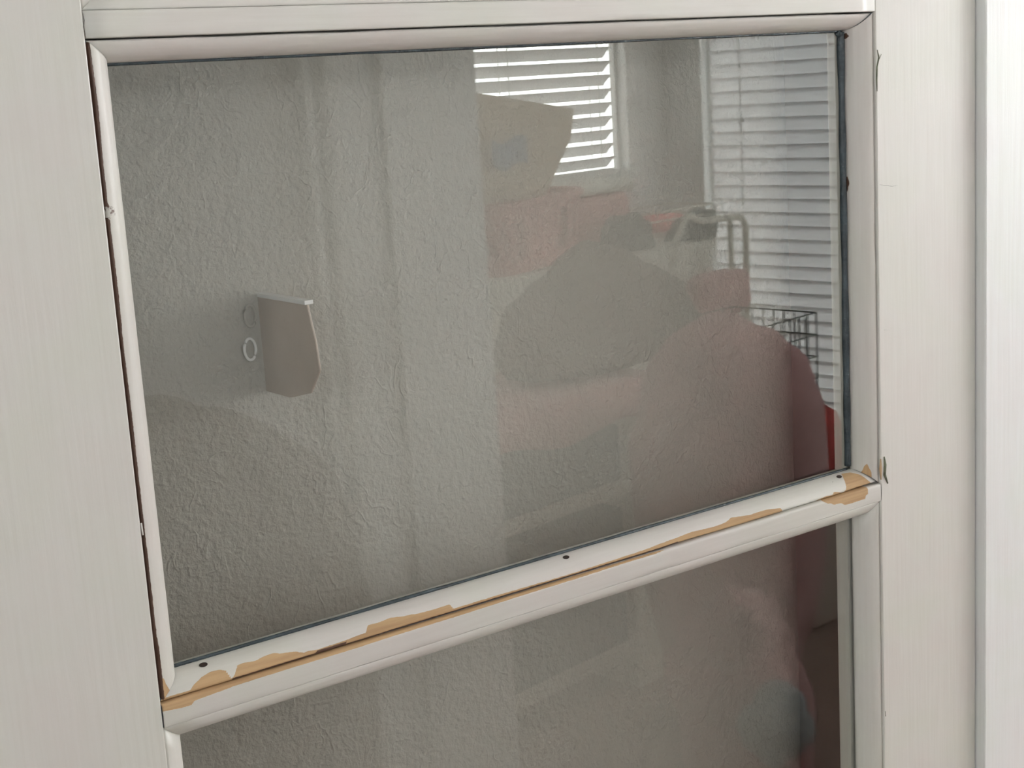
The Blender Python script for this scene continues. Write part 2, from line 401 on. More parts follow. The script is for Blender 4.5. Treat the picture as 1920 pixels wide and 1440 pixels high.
# ------------------------------------------------------------------ shell of the two rooms
def wall_poly(name, pts, z0, z1, mat, label, th=.12, out=None):
    bm = bmesh.new(); p, q = Vector(pts[0]), Vector(pts[1]); n = Vector((-(q-p).y, (q-p).x, 0)).normalized()*th
    vs = [bm.verts.new((v.x, v.y, z)) for v in (p, q, q+n, p+n) for z in (z0, z1)]
    for f in ((0,2,3,1), (2,4,5,3), (4,6,7,5), (6,0,1,7), (0,6,4,2), (1,3,5,7)): bm.faces.new([vs[i] for i in f])
    o = link(name, bm, mat); tag(o, label, 'wall', kind='structure'); return o
ZC = 2.45; XL = -1.75; YB = 1.35
P_corner = RP(AR, BB, 0); P_rear_left = RP(-1.0, BB, 0)
tl = (XL - P_rear_left.x)/UA.x; P_rear_left = P_rear_left + UA*tl
tr = (YB - P_corner.y)/(-VB.y); P_right_front = P_corner - VB*tr
bm = bmesh.new(); vs = [bm.verts.new(p) for p in ((XL-.2, YB+.2, 0), (5.0, YB+.2, 0), (5.0, -5, 0), (XL-.2, -5, 0))]
vb = [bm.verts.new(v.co - Vector((0, 0, .1))) for v in vs]; bm.faces.new(vs); bm.faces.new(vb[::-1])
for i in range(4): bm.faces.new((vs[i], vb[i], vb[(i+1) % 4], vs[(i+1) % 4]))
tag(link('floor', bm, m_floor), 'beige carpeted floor of the room', 'floor', kind='structure')
bm = bmesh.new(); vs = [bm.verts.new(p) for p in ((XL-.2, YB+.2, ZC), (5.0, YB+.2, ZC), (5.0, -5, ZC), (XL-.2, -5, ZC))]
vb = [bm.verts.new(v.co + Vector((0, 0, .1))) for v in vs]; bm.faces.new(vs); bm.faces.new(vb[::-1])
for i in range(4): bm.faces.new((vs[i], vb[i], vb[(i+1) % 4], vs[(i+1) % 4]))
tag(link('ceiling', bm, m_ceil), 'white ceiling over the room', 'ceiling', kind='structure')
W5 = (-1.55, -1.10, 1.45, 1.95)                           # y0, y1, z0, z1
bm = bmesh.new(); yl = P_rear_left.y-.2
box(bm, XL-.04, XL, yl, W5[0], 0, ZC); box(bm, XL-.04, XL, W5[1], YB, 0, ZC); box(bm, XL-.04, XL, W5[0], W5[1], 0, W5[2]); box(bm, XL-.04, XL, W5[0], W5[1], W5[3], ZC)
tag(link('wall_left', bm, m_wall), 'plain painted wall at the left end of the room', 'wall', kind='structure')
r5 = empty('added_window_5', (XL, W5[0], W5[2])); tag(r5, 'small unseen window added in the left wall to brighten left-facing beads', 'window', kind='structure')  # unseen window, added to brighten the faces turned left
bm = bmesh.new(); w = .014
for q in ((W5[0], W5[0]+w, W5[2], W5[3]), (W5[1]-w, W5[1], W5[2], W5[3]), (W5[0]+w, W5[1]-w, W5[2], W5[2]+w), (W5[0]+w, W5[1]-w, W5[3]-w, W5[3])): box(bm, XL-.05, XL-.02, *q)
part('window_frame', bm, m_casing, r5)
bm = bmesh.new(); box(bm, XL-.037, XL-.034, W5[0]+w, W5[1]-w, W5[2]+w, W5[3]-w); part('window_glass', bm, m_glass, r5)
lp = bpy.data.lights.new('daylight_added_left_window', 'AREA'); lp.shape = 'RECTANGLE'; lp.size = .5; lp.size_y = .45; lp.cycles.is_portal = True  # portal for the added left opening
lo_ = bpy.data.objects.new('daylight_added_left_window', lp); C.objects.link(lo_); lo_.location = (XL-.06, (W5[0]+W5[1])/2, (W5[2]+W5[3])/2); lo_.rotation_euler = Vector((1, 0, 0)).to_track_quat('-Z', 'Z').to_euler()
wall_poly('wall_hall', [(XL, YB, 0), (P_right_front.x+.1, YB, 0)], 0, ZC, m_dark, 'dim far wall of the hall beyond the glass door', .12)
# rear wall with window_1, right wall with window_2 and added_window_3
w1a1, w1z = atb(1177, 332, BB)          # right bottom corner of the far window
W1 = (w1a1-1.15, w1a1, w1z, 2.15)
b_l, _ = ata(1325, 300, AR); W2 = (b_l-1.15, b_l, .12, 2.12)
W3 = (.55, W2[0]-.25, 1.15, 2.2); W4 = (-.02, .60, 1.80, 2.22)  # the side and rear openings are unseen, added to light the door
portal('daylight_added_rear_window', (W4[0]+W4[1])/2, BB+.06, (W4[2]+W4[3])/2, -VB, W4[1]-W4[0], W4[3]-W4[2])
portal('daylight_added_side_window', AR+.06, (W3[0]+W3[1])/2, (W3[2]+W3[3])/2, -UA, W3[1]-W3[0], W3[3]-W3[2])
portal('daylight_tall_window', AR+.06, (W2[0]+W2[1])/2, (W2[2]+W2[3])/2, -UA, W2[1]-W2[0], W2[3]-W2[2])
portal('daylight_far_window', (W1[0]+W1[1])/2, BB+.06, (W1[2]+W1[3])/2, -VB, W1[1]-W1[0], W1[3]-W1[2])
def rwall(name, holes, L0, L1, fix, axis, mat, label):
    """wall along a (axis 0) or along b (axis 1) with rectangular openings"""
    bm = bmesh.new(); cuts = sorted(holes); pos = L0
    def bx(l0, l1, z0, z1):
        if l1-l0 < 1e-4 or z1-z0 < 1e-4: return
        if axis == 0: rbox(bm, l0, l1, fix, fix+.04, z0, z1)
        else: rbox(bm, fix, fix+.04, l0, l1, z0, z1)
    for (l0, l1, z0, z1) in cuts:
        bx(pos, l0, 0, ZC); bx(l0, l1, 0, z0); bx(l0, l1, z1, ZC); pos = l1
    bx(pos, L1, 0, ZC); o = link(name, bm, mat); return tag(o, label, 'wall', kind='structure')
rwall('wall_rear', [W1, W4], -2.2, AR+.12, BB, 0, m_wall, 'painted rear wall of the room with the far window')
rwall('wall_right', [W2, W3], -2.4, BB, AR, 1, m_wall, 'painted right wall of the room with the long blind')
# partition the glass reflects on its left half, with door casing strips on it
def front_wall():
    bm = bmesh.new()
    box(bm, XL, -.107-.012, .002, .06, 0, ZC); box(bm, -.107-.012, .985, .002, .06, 2.035, ZC)
    box(bm, .70, P_right_front.x+.3, .002, .06, 0, ZC)
    return tag(link('wall_front', bm, m_wall), 'painted wall holding the glass door, room side', 'wall', kind='structure')
front_wall()
BS = 2.1
ea, _ = atb(930, 720, BS)
bm = bmesh.new(); rbox(bm, 1.08, ea, BS, BS+.10, 0, ZC)
tag(link('wall_partition', bm, m_wall), 'smooth partition wall reflected in the left half of the glass', 'wall', kind='structure')
def cs(p0, p1, name, lab, th=.018):
    a0, _ = atb(p0, 720, BS); a1, _ = atb(p1, 720, BS)
    bm = bmesh.new(); rbox(bm, a0, a1, BS-th, BS, 0, 2.1)
    tag(bevel(link(name, bm, m_casing), .004), lab, 'trim', kind='structure')
cs(598, 612, 'trim_2', 'narrow white casing bead reflected left of the wider casing strip', .03)
cs(640, 672, 'trim_3', 'wide white casing strip reflected in the glass', .025)
cs(752, 760, 'trim_4', 'slim white edge strip reflected right of the casing', .012)
# textured wall close behind the door, ending in a large rounded corner
YW = .10; RR = .09
d = ray(1485, 720)
def tangent_x():
    az = math.atan2(d.x, d.y); nx, ny = math.cos(az), -math.sin(az)
    t = ((YW+RR+ny*RR) - CAM.y)/d.y; return CAM.x + d.x*t - nx*RR
xc = tangent_x()
bm = bmesh.new(); pl = [(XL, YW), (xc, YW)] + [(xc+RR*math.sin(k*math.pi/48), YW+RR-RR*math.cos(k*math.pi/48)) for k in range(1, 25)] + [(xc+RR, YB)]
lo = [bm.verts.new((x, y, 0)) for x, y in pl]; hi = [bm.verts.new((x, y, ZC)) for x, y in pl]
lo2 = [bm.verts.new((min(x, xc)-0.0 if i < 2 else xc+ (x-xc)*.7, y+.1 if i < 2 else YW+RR-(YW+RR-y)*.7 if y < YW+RR else y, 0)) for i, (x, y) in enumerate(pl)]
hi2 = [bm.verts.new((v.co.x, v.co.y, ZC)) for v in lo2]
for i in range(len(pl)-1):
    bm.faces.new((lo[i], lo[i+1], hi[i+1], hi[i])); bm.faces.new((lo2[i], hi2[i], hi2[i+1], lo2[i+1]))
    bm.faces.new((hi[i], hi[i+1], hi2[i+1], hi2[i])); bm.faces.new((lo[i], lo2[i], lo2[i+1], lo[i+1]))
bm.faces.new((lo[0], hi[0], hi2[0], lo2[0])); bm.faces.new((lo[-1], lo2[-1], hi2[-1], hi[-1]))
wb = link('wall_back', bm, m_plaster, None, True); tag(wb, 'grey-beige hand-textured plaster wall seen through the glass, rounded at its right end', 'wall', kind='structure')
# ------------------------------------------------------------------ windows and blinds
m_gl2 = m_glass
def window(name, axis, R, fix, label):
    l0, l1, z0, z1 = R; root = empty(name, RP(*((l0, fix, z0) if axis == 0 else (fix, l0, z0)))); tag(root, label, 'window', kind='structure')
    def q(bm, a0, a1, c0, c1, zz0, zz1):
        if axis == 0: rbox(bm, a0, a1, c0, c1, zz0, zz1)
        else: rbox(bm, c0, c1, a0, a1, zz0, zz1)
    bm = bmesh.new(); w = .014
    q(bm, l0, l0+w, fix+.025, fix+.045, z0, z1); q(bm, l1-w, l1, fix+.025, fix+.045, z0, z1); q(bm, l0+w, l1-w, fix+.025, fix+.045, z0, z0+w); q(bm, l0+w, l1-w, fix+.025, fix+.045, z1-w, z1)
    part('window_frame', bm, m_casing, root)
    bm = bmesh.new(); q(bm, l0+w, l1-w, fix+.034, fix+.037, z0+w, z1-w); part('window_glass', bm, m_gl2, root)
    bm = bmesh.new(); c = .055
    q(bm, l0-c, l0, fix-.015, fix, z0-c, z1+c); q(bm, l1, l1+c, fix-.015, fix, z0-c, z1+c); q(bm, l0, l1, fix-.015, fix, z1, z1+c); q(bm, l0-.02, l1+.02, fix-.04, fix, z0-.03, z0)
    part('window_casing', bm, m_casing, root)
    return root
window('window_1', 0, W1, BB, 'far window with a half open white slat blind')
window('window_2', 1, W2, AR, 'tall side window behind the closed floor-length blind')
window('added_window_3', 1, W3, AR, 'unseen bare side window nearest the door, added to let more daylight in')
window('added_window_4', 0, W4, BB, 'unseen bare rear window behind the camera, added for frontal daylight on the door')
def blind(label, axis, R, fix, pitch, sw, tilt, mat, eg=.02):
    l0, l1, z0, z1 = R; root = empty('window_blind', RP(*((l0, fix, z1) if axis == 0 else (fix, l0, z1)))); tag(root, label, 'blind')
    def pt(l, c, z): return RP(l, c, z) if axis == 0 else RP(c, l, z)
    def bx(bm, a0, a1, c0, c1, zz0, zz1):
        if axis == 0: rbox(bm, a0, a1, c0, c1, zz0, zz1)
        else: rbox(bm, c0, c1, a0, a1, zz0, zz1)
    bm = bmesh.new(); z = z0+.05; ca, sa = math.cos(tilt), math.sin(tilt); th = .0014
    while z < z1-.05:
        rows = []
        for k in range(5):
            s = (k/4-.5)*sw; cam_ = .0016*math.cos((k/4-.5)*math.pi)
            c_, z_ = s*ca - cam_*sa, s*sa + cam_*ca
            rows.append([bm.verts.new(pt(l, fix+c_, z+z_)) for l in (l0+.02, l1-eg)] + [bm.verts.new(pt(l, fix+c_+th*sa, z+z_-th*ca)) for l in (l1-eg, l0+.02)])
        for A, B in zip(rows, rows[1:]):
            for i in range(4): bm.faces.new((A[i], A[(i+1) % 4], B[(i+1) % 4], B[i]))
        bm.faces.new(rows[0]); bm.faces.new(rows[-1][::-1]); z += pitch
    part('slats', bm, mat, root)
    bm = bmesh.new(); bx(bm, l0+.008, l1-.008, fix-.025, fix+.025, z1-.055, z1); part('headrail', bm, m_casing, root)
    bm = bmesh.new(); bx(bm, l0+.012, l1-.012, fix-.022, fix+.022, z0+.008, z0+.026); part('bottom_rail', bm, m_casing, root)
    bm = bmesh.new()
    for l in (l0+.14, (l0+l1)/2, l1-.14):
        for c in (-.5, .5):
            cc = fix+c*(sw*ca+.004); tube(bm, [pt(l, cc, z0+.02), pt(l, cc, z1-.05)], .0022, 6)
    part('ladder_cords', bm, m_casing, root)
    return root
m_slat1 = slatm('open_slat', (.84, .84, .83), .42); m_slat2 = slatm('closed_slat', (.90, .90, .90), .62)
blind('white slat blind half open in the far window, bright gaps between slats', 0, (W1[0]+.01, W1[1]-.012, W1[2]+.01, W1[3]-.01), BB+.0, .0445, .050, math.radians(-42), m_slat1, .068)
blind('closed pale slat blind reaching almost to the floor at the right', 1, (W2[0]+.01, W2[1]-.01, W2[2]+.01, W2[3]-.01), AR+.0, .0445, .0555, math.radians(-78), m_slat2)
# ------------------------------------------------------------------ things in the room, seen mirrored in the glass
m_pink = plain('pink_plastic', (.62, .26, .23), .4, .06, 10, 0)
m_pinkf = plain('pink_fleece', (.70, .38, .36), .95, .12, 12, .5, 90, sheen=.3)
m_red = plain('coral_red_cloth', (.72, .12, .11), .9, .15, 14, .4, 90)
m_grey = plain('grey_brown_bedding', (.20, .17, .14), .95, .12, 8, .4, 70)
m_char = plain('charcoal_cloth', (.10, .115, .105), .95, .2, 14, .4, 80)
m_tan = plain('tan_carton', (.56, .46, .33), .8, .06, 12, .1, 80)
m_bluep = plain('blue_print', (.16, .22, .30), .8, .3, 40, 0)
m_wire = plain('white_coated_wire', (.72, .70, .60), .35, .04, 10, 0)
m_dwire = plain('dark_green_wire', (.06, .09, .05), .4, .1, 10, 0)
m_bin = plain('grey_blue_fabric', (.12, .17, .19), .95, .1, 30, .3, 200)
m_shelf = plain('white_laminate', (.85, .85, .76), .5, .03, 8, 0)
m_light = plain('pale_grey_cloth', (.55, .56, .56), .95, .08, 14, .3, 80)
def blob(name, label, cat, cpx, a_r, b_r, z_r, mat, seed=0, amp=.16, flat=.6, group=None, z_base=None):
    """a soft heap: cpx = (a, b, z) centre"""
    a, b, z = cpx; bm = bmesh.new(); bmesh.ops.create_icosphere(bm, subdivisions=5, radius=1)
    for v in bm.verts:
        p = v.co.copy(); n1 = noise.noise(p*1.6 + Vector((seed, 0, 0))); n2 = noise.noise(p*4.5 + Vector((0, seed, 3))); n3 = noise.noise(p*11 + Vector((1, 2, seed)))
        k = 1 + amp*n1*1.5 + amp*.5*n2 + amp*.15*n3
        q = p*k; zz = q.z*z_r if q.z > 0 else q.z*z_r*flat
        v.co = RP(a + q.x*a_r, b + q.y*b_r, z + zz)
    if z_base is not None:
        for v in bm.verts: v.co.z = max(v.co.z, z_base + .001*random.random())
    o = empty_free(name, bm, mat, RP(a, b, z_base if z_base is not None else z)); return tag(o, label, cat, group)
def empty_free(name, bm, mat, loc, smooth=True):
    bmesh.ops.translate(bm, verts=bm.verts, vec=-loc); o = link(name, bm, mat, None, smooth); o.location = loc; return o
# cube shelf unit with a pink blanket over its top, front face at b = SB
SB = 2.30
sa0 = ea + .02; sa1, _ = atb(1228, 850, SB); _, zt = atb(1090, 770, SB); SH = zt
root = empty('cube_shelf', RP(sa0-.35, SB, 0)); tag(root, 'pale cube shelf with grey-blue fabric bins, pink blanket on top', 'shelf')
bm = bmesh.new(); s0 = sa0-.35; tw = .045
_, zm = atb(1060, 945, SB)
cell = max(.2, SH - zm)
rbox(bm, s0, s0+.03, SB, SB+.36, 0, SH); part('side_panel', bm, m_shelf, root)
bm = bmesh.new(); rbox(bm, sa1-.10, sa1, SB, SB+.36, 0, SH); part('side_panel', bm, m_shelf, root)
zs = [SH - .03]
bm = bmesh.new(); k = 0
while True:
    zt_ = SH - k*cell*1.0
    if zt_ < .05: break
    rbox(bm, s0+.03, sa1-.10, SB, SB+.35, zt_-.03, zt_); k += 1
part('shelf_board', bm, m_shelf, root)
bm = bmesh.new(); rbox(bm, s0, sa1, SB+.36, SB+.366, 0, SH); part('back_panel', bm, m_shelf, root)
for kk in range(k-1):
    zt_ = SH - kk*cell - .035; zb = SH - (kk+1)*cell + .002
    bm = bmesh.new(); rbox(bm, s0+.04, sa1-.115, SB+.01, SB+.32, zb, zt_-.03)
    o = empty_free('fabric_bin', bm, m_bin, RP(s0+.04, SB, zb), False); bevel(o, .012, 3)
    tag(o, ['grey-blue fabric bin in the top opening of the cube shelf', 'grey-blue fabric bin in the second opening of the cube shelf', 'grey-blue fabric bin in the lowest opening of the cube shelf', 'grey-blue fabric bin at the foot of the cube shelf'][min(kk, 3)], 'storage bin', 'fabric bins in the cube shelf')
# pink blanket on the shelf
def cloth(name, label, a0, a1, b0, b1, ztop, drop, mat, seed, thick=.012):
    bm = bmesh.new(); NA, NB = 48, 40; L = (b1-b0)+drop; g = []
    for i in range(NA+1):
        row = []
        for j in range(NB+1):
            s = L*j/NB; a = a0+(a1-a0)*i/NA; n_ = noise.noise(Vector((a*9, s*6, seed)))
            if s < drop: p = (a, b0-.012 - .018*noise.noise(Vector((a*14, 0, seed)))*(1-s/drop) , ztop - (drop-s) + .03*noise.noise(Vector((a*5, 1, seed)))*(1-s/drop))
            else: p = (a, b0 + s-drop, ztop + .012*max(0, n_)+.004)
            row.append(bm.verts.new(RP(*p)))
        g.append(row)
    for i in range(NA):
        for j in range(NB): bm.faces.new((g[i][j], g[i+1][j], g[i+1][j+1], g[i][j+1]))
    o = empty_free(name, bm, mat, RP(a0, b0, ztop)); md = o.modifiers.new('solid', 'SOLIDIFY'); md.thickness = thick; md.offset = 1
    return tag(o, label, 'blanket')
_, zp = atb(1090, 735, SB)
cloth('pink_blanket', 'salmon pink blanket laid over the top of the cube shelf', s0-.01, sa1+.012, SB, SB+.35, SH+.004, max(.05, .05), m_pinkf, 3, .035)
TOPZ = SH + .045
# heaps and things on the shelf
def A(px, b): return atb(px, 720, b)[0]
def Z(px, py, b): return atb(px, py, b)[1]
HB = 2.47
b2 = 3.0; TD = Z(1125, 470, b2)
blob('bedding_heap', 'big grey-brown heap of bedding piled on the salmon pink blanket', 'bedding', ((A(950, HB)+A(1290, HB))/2, HB, TOPZ+.04), (A(1290, HB)-A(950, HB))*.50, .15, Z(1100, 470, HB)-TOPZ-.04, m_grey, 1, .12, .2, z_base=TOPZ+.012)
blob('folded_clothes_heap', 'dark charcoal heap of clothes between the pink chest and the dark bag', 'clothes', (A(1192, 2.9), 2.91, TD), (A(1238, 2.9)-A(1192, 2.9)), .055, Z(1192, 398, 2.9)-TD, m_char, 5, .15, .5, z_base=TD+.003)
blob('shoulder_bag', 'dark grey-green bag slumped beside the cream tubular rail', 'bag', (A(1306, 2.9), 2.91, TD), (A(1340, 2.9)-A(1306, 2.9))*.95, .055, Z(1306, 404, 2.9)-TD, m_char, 8, .12, .5, z_base=TD+.003)
bag = bpy.data.objects['shoulder_bag']
bm = bmesh.new(); tube(bm, [RP(*(lambda q: (q[0], 2.845, q[1]))(atb(px, py, 2.845))) for px, py in ((1264, 460), (1268, 438), (1282, 414), (1300, 400), (1318, 396))], .007, 8); part('strap', bm, m_bin, bag, True)
bm = bmesh.new(); tube(bm, [RP(*(lambda q: (q[0], 2.845, q[1]))(atb(px, py, 2.845))) for px, py in ((1308, 408), (1318, 430), (1323, 445), (1324, 462))], .007, 8); part('strap', bm, m_bin, bag, True)
def basket(label, a, b, z, wa, wb, h, mat, tilt=0, n=26, slot=(.25, .82), name='laundry_basket', rr=.012, flare=1.16):
    root = empty(name, RP(a, b, z)); tag(root, label, 'basket')
    def pt(t, hh):
        c, s_ = math.cos(t), math.sin(t); e = .45; f = 1+(flare-1)*hh
        x = wa*f*math.copysign(abs(c)**e, c); y = wb*f*math.copysign(abs(s_)**e, s_); zz = hh*h
        xr, zr = x*math.cos(tilt)-zz*math.sin(tilt), x*math.sin(tilt)+zz*math.cos(tilt)
        return RP(a+xr, b+y, z+zr)
    N = n*4
    def band(h0, h1, nm, th=.004):
        bm = bmesh.new(); R0 = [bm.verts.new(pt(2*math.pi*i/N, h0)) for i in range(N)]; R1 = [bm.verts.new(pt(2*math.pi*i/N, h1)) for i in range(N)]
        for i in range(N): bm.faces.new((R0[i], R0[(i+1)%N], R1[(i+1)%N], R1[i]))
        if h0 == 0: bm.faces.new(R0)
        o = part(nm, bm, mat, root, False); md = o.modifiers.new('solid', 'SOLIDIFY'); md.thickness = th
    band(0, slot[0], 'basket_base'); band(slot[1], 1, 'upper_band')
    bm = bmesh.new(); tube(bm, [pt(2*math.pi*i/N, 1) for i in range(N)], rr, 8, True); part('rim', bm, mat, root, True)
    bm = bmesh.new()
    for k in range(n):
        t0 = 2*math.pi*(k-.27)/n; t1 = 2*math.pi*(k+.27)/n
        q = [bm.verts.new(pt(t, hh)) for hh in (slot[0]-.01, slot[1]+.01) for t in (t0, t1)]; bm.faces.new((q[0], q[1], q[3], q[2]))
    o = part('ribs', bm, mat, root); md = o.modifiers.new('solid', 'SOLIDIFY'); md.thickness = .004
    return root
root = empty('dresser', RP(A(880, 2.84), 2.84, 0)); tag(root, 'low pale dresser behind the cube shelf, covered with baskets and clothes', 'dresser')
bm = bmesh.new(); rbox(bm, A(880, 2.84), A(1345, 2.84), 2.84, 3.23, 0, TD-.025); part('dresser_body', bm, m_shelf, root)
bm = bmesh.new(); rbox(bm, A(880, 2.84)-.01, A(1345, 2.84)+.01, 2.83, 3.235, TD-.024, TD); part('dresser_top', bm, m_shelf, root)
b1 = 2.92
basket('pink plastic laundry basket with slotted sides below the tan paper bag', (A(905, b1)+A(1092, b1))/2, b1, TD+.008, (A(1092, b1)-A(905, b1))*.42, .065, Z(1000, 378, b1)-TD, m_pink, .05, 16)
root = empty('toy_chest', RP(A(1125, b2), b2, Z(1125, 470, b2))); tag(root, 'pink plastic chest with rounded corners and pale lid below the far window', 'chest')
def rounded(a0, a1, b0, b1_, z0, z1, nm, mat, rr):
    bm = bmesh.new(); rbox(bm, a0, a1, b0, b1_, z0, z1); o = part(nm, bm, mat, root); bevel(o, rr, 5); return o
rounded(A(1030, b2), A(1213, b2), b2+.02, b2+.2, TD+.002, Z(1125, 366, b2), 'chest_body', m_pink, .035)
rounded(A(1026, b2), A(1216, b2), b2+.01, b2+.21, Z(1125, 366, b2), Z(1125, 343, b2), 'lid', m_shelf, .02)
# tan carton with blue print standing on the pink basket
b3 = 2.92
def loft(name, label, cat, secs, mat, root_loc, parent=None, n=32, e=.35):
    bm = bmesh.new(); rings = []
    for (a, b, z, wa, wb, sk) in secs:
        ring = []
        for i in range(n):
            t = 2*math.pi*i/n; c, s_ = math.cos(t), math.sin(t); x = wa*math.copysign(abs(c)**e, c); y = wb*math.copysign(abs(s_)**e, s_)
            ring.append(bm.verts.new(RP(a+x, b+y, z + sk*x + .003*noise.noise(Vector((x*30, y*30, z*20))))))
        rings.append(ring)
    for P0, P1 in zip(rings, rings[1:]):
        for i in range(n): bm.faces.new((P0[i], P0[(i+1)%n], P1[(i+1)%n], P1[i]))
    bm.faces.new(rings[0]); bm.faces.new(rings[-1][::-1])
    if parent: return part(name, bm, mat, parent, True)
    o = empty_free(name, bm, mat, root_loc); return tag(o, label, cat)
zb3, zt3 = Z(960, 372, b3), Z(985, 186, b3)
root = empty('printed_bag', RP(A(965, b3), b3, zb3)); tag(root, 'tan paper bag with blue print and tapered base, standing above the pink basket', 'bag')
secs = []
for k in range(7):
    t = k/6; secs.append((A(948+14*t, b3), b3, zb3+(zt3-zb3)*t, (A(1030+37*min(1, t*1.5), b3)-A(955, b3))*.98, .07+.03*t, -.16*t))
loft('bag_body', None, None, secs, m_tan, None, root)
bm = bmesh.new()
fb = b3-.105
g = [[bm.verts.new(RP(A(950+62*i/8, fb), fb-.004-.002*math.sin(i), Z(950+62*i/8, 309-50*j/4+9*math.sin(i*.7), fb))) for j in range(5)] for i in range(9)]
for i in range(8):
    for j in range(4): bm.faces.new((g[i][j], g[i+1][j], g[i+1][j+1], g[i][j+1]))
o = part('blue_print', bm, m_bluep, root); md = o.modifiers.new('solid', 'SOLIDIFY'); md.thickness = .002
# tubular rail with a pink cloth over it
b4 = 2.765
def PP(px, py, b): a, z = atb(px, py, b); return RP(a, b, z)
root = empty('tubular_rail', PP(1400, 900, b4)); root.location.z = 0; tag(root, 'cream tubular metal rail with a curved top beside the dark bag', 'rail')
def foot(px, b): p = PP(px, 800, b); p.z = 0; return p
bm = bmesh.new(); tube(bm, arc_pts([foot(1262, b4), PP(1262, 470, b4), PP(1290, 398, b4), PP(1310, 415, b4), PP(1398, 405, b4), foot(1403, b4)], .05, 7), .0105, 10); part('outer_tube', bm, m_wire, root, True)
bm = bmesh.new(); tube(bm, [PP(1369, 409, b4), PP(1373, 520, b4), foot(1376, b4)], .009, 10); part('inner_tube', bm, m_wire, root, True)
bm = bmesh.new(); tube(bm, [PP(1262, 600, b4), PP(1402, 590, b4)], .008, 8); part('cross_tube', bm, m_wire, root, True)
def slab(name, label, cat, pxs, b, th, mat, seed, sub=28):
    """soft folded cloth, outline given at distance b, rounded in depth"""
    bm = bmesh.new(); (x0, y0, x1, y1) = pxs; a0, a1 = A(x0, b), A(x1, b); z1, z0 = Z(x0, y0, b), Z(x0, y1, b)
    bmesh.ops.create_icosphere(bm, subdivisions=5, radius=1)
    for v in bm.verts:
        p = v.co.copy(); e = .42; q = [math.copysign(abs(c)**e, c) for c in p]
        mx = max(abs(q[0]), abs(q[1]), abs(q[2]), 1e-6)
        n_ = noise.noise(p*2.3+Vector((seed, 0, 0)))*.09 + noise.noise(p*6+Vector((0, seed, 0)))*.04
        v.co = RP((a0+a1)/2 + q[0]*(a1-a0)/2*(1+n_), b + q[1]*th*(1+n_), (z0+z1)/2 + q[2]*(z1-z0)/2*(1+n_))
    return tag(empty_free(name, bm, mat, RP((a0+a1)/2, b, z0)), label, cat)
slab('pink_towel', 'dusty pink towel folded over the foot of the cream tubular rail', 'towel', (1305, 520, 1402, 602), b4, .035, m_pinkf, 2)
# wire basket with red cloth
b5 = 3.02
root = empty('wire_basket', PP(1280, 470, b5)); tag(root, 'white wire basket holding bright red cloth, behind the dark bag', 'basket')
bm = bmesh.new()
ax0, ax1 = A(1214, b5), A(1345, b5); zz0, zz1 = TD+.004, Z(1280, 391, b5)
for z_ in (zz1, zz1-.03, zz1-.07, zz0):
    tube(bm, [RP(ax0, b5, z_), RP(ax1, b5, z_), RP(ax1, b5+.17, z_), RP(ax0, b5+.17, z_)], .0045 if z_ > zz1-.05 else .0025, 6, True)
for k in range(9):
    a_ = ax0+(ax1-ax0)*k/8; tube(bm, [RP(a_, b5, zz1), RP(a_, b5, zz0), RP(a_, b5+.17, zz0), RP(a_, b5+.17, zz1)], .002, 6)
part('wire_frame', bm, m_wire, root, True)
blob('red_cloth', 'bright red cloth heaped inside the white wire basket', 'cloth', ((ax0+ax1)/2, b5+.1, (zz0+zz1)/2-.01), (ax1-ax0)*.44, .085, (zz1-zz0)*.42, m_red, 9, .1, .9)
blob('dark_toy', 'small round dark soft toy sitting at the top of the tubular rail', 'toy', (A(1341, 2.825), 2.825, Z(1341, 418, 2.825)), .04, .018, .045, m_char, 12, .2, 1)
# pink bean bag on the floor
b6 = 1.98
blob('bean_bag', 'large dusty pink bean bag slumped right of the cube shelf', 'bean bag', ((A(1236, b6)+A(1482, b6))/2, b6, Z(1360, 840, b6)), (A(1482, b6)-A(1236, b6))*.52, .20, Z(1360, 600, b6)-Z(1360, 840, b6), m_pinkf, 4, .07, 2.6, z_base=0.0)
# dark wire crate with pale cloth on top
b7 = 2.38
root = empty('wire_crate', PP(1460, 900, b7)); tag(root, 'dark green wire crate between the bean bag and the tall blind', 'crate')
c0, c1 = A(1398, b7), A(1527, b7)+.02; cz1, cz0 = Z(1460, 606, b7), Z(1516, 885, 2.24)+.006
def grid(bm, p00, p10, p01, nu, nv, r):
    for i in range(nu+1): p = p00.lerp(p10, i/nu); tube(bm, [p, p+(p01-p00)], r, 5)
    for j in range(nv+1): p = p00.lerp(p01, j/nv); tube(bm, [p, p+(p10-p00)], r, 5)
for (q0, q1, q2, nu) in (((c0, b7, cz0), (c1, b7, cz0), (c0, b7, cz1), 8), ((c0, b7+.3, cz0), (c1, b7+.3, cz0), (c0, b7+.3, cz1), 8), ((c1, b7, cz0), (c1, b7+.3, cz0), (c1, b7, cz1), 8), ((c0, b7, cz0), (c0, b7+.3, cz0), (c0, b7, cz1), 8)):
    bm = bmesh.new(); grid(bm, RP(*q0), RP(*q1), RP(*q2), nu, 6, .0024); part('wire_panel', bm, m_dwire, root, True)
root = empty('storage_trunk', PP(1460, 1000, b7)); root.location.z = 0; tag(root, 'low brown trunk that the dark wire crate stands on', 'trunk')
bm = bmesh.new(); rbox(bm, c0-.02, c1+.05, b7-.23, b7+.33, 0.0, cz0-.05); bevel(part('trunk_body', bm, m_dark, root), .01)
bm = bmesh.new(); rbox(bm, c0-.03, c1+.06, b7-.24, b7+.34, cz0-.049, cz0-.004); bevel(part('lid', bm, m_dark, root), .012)
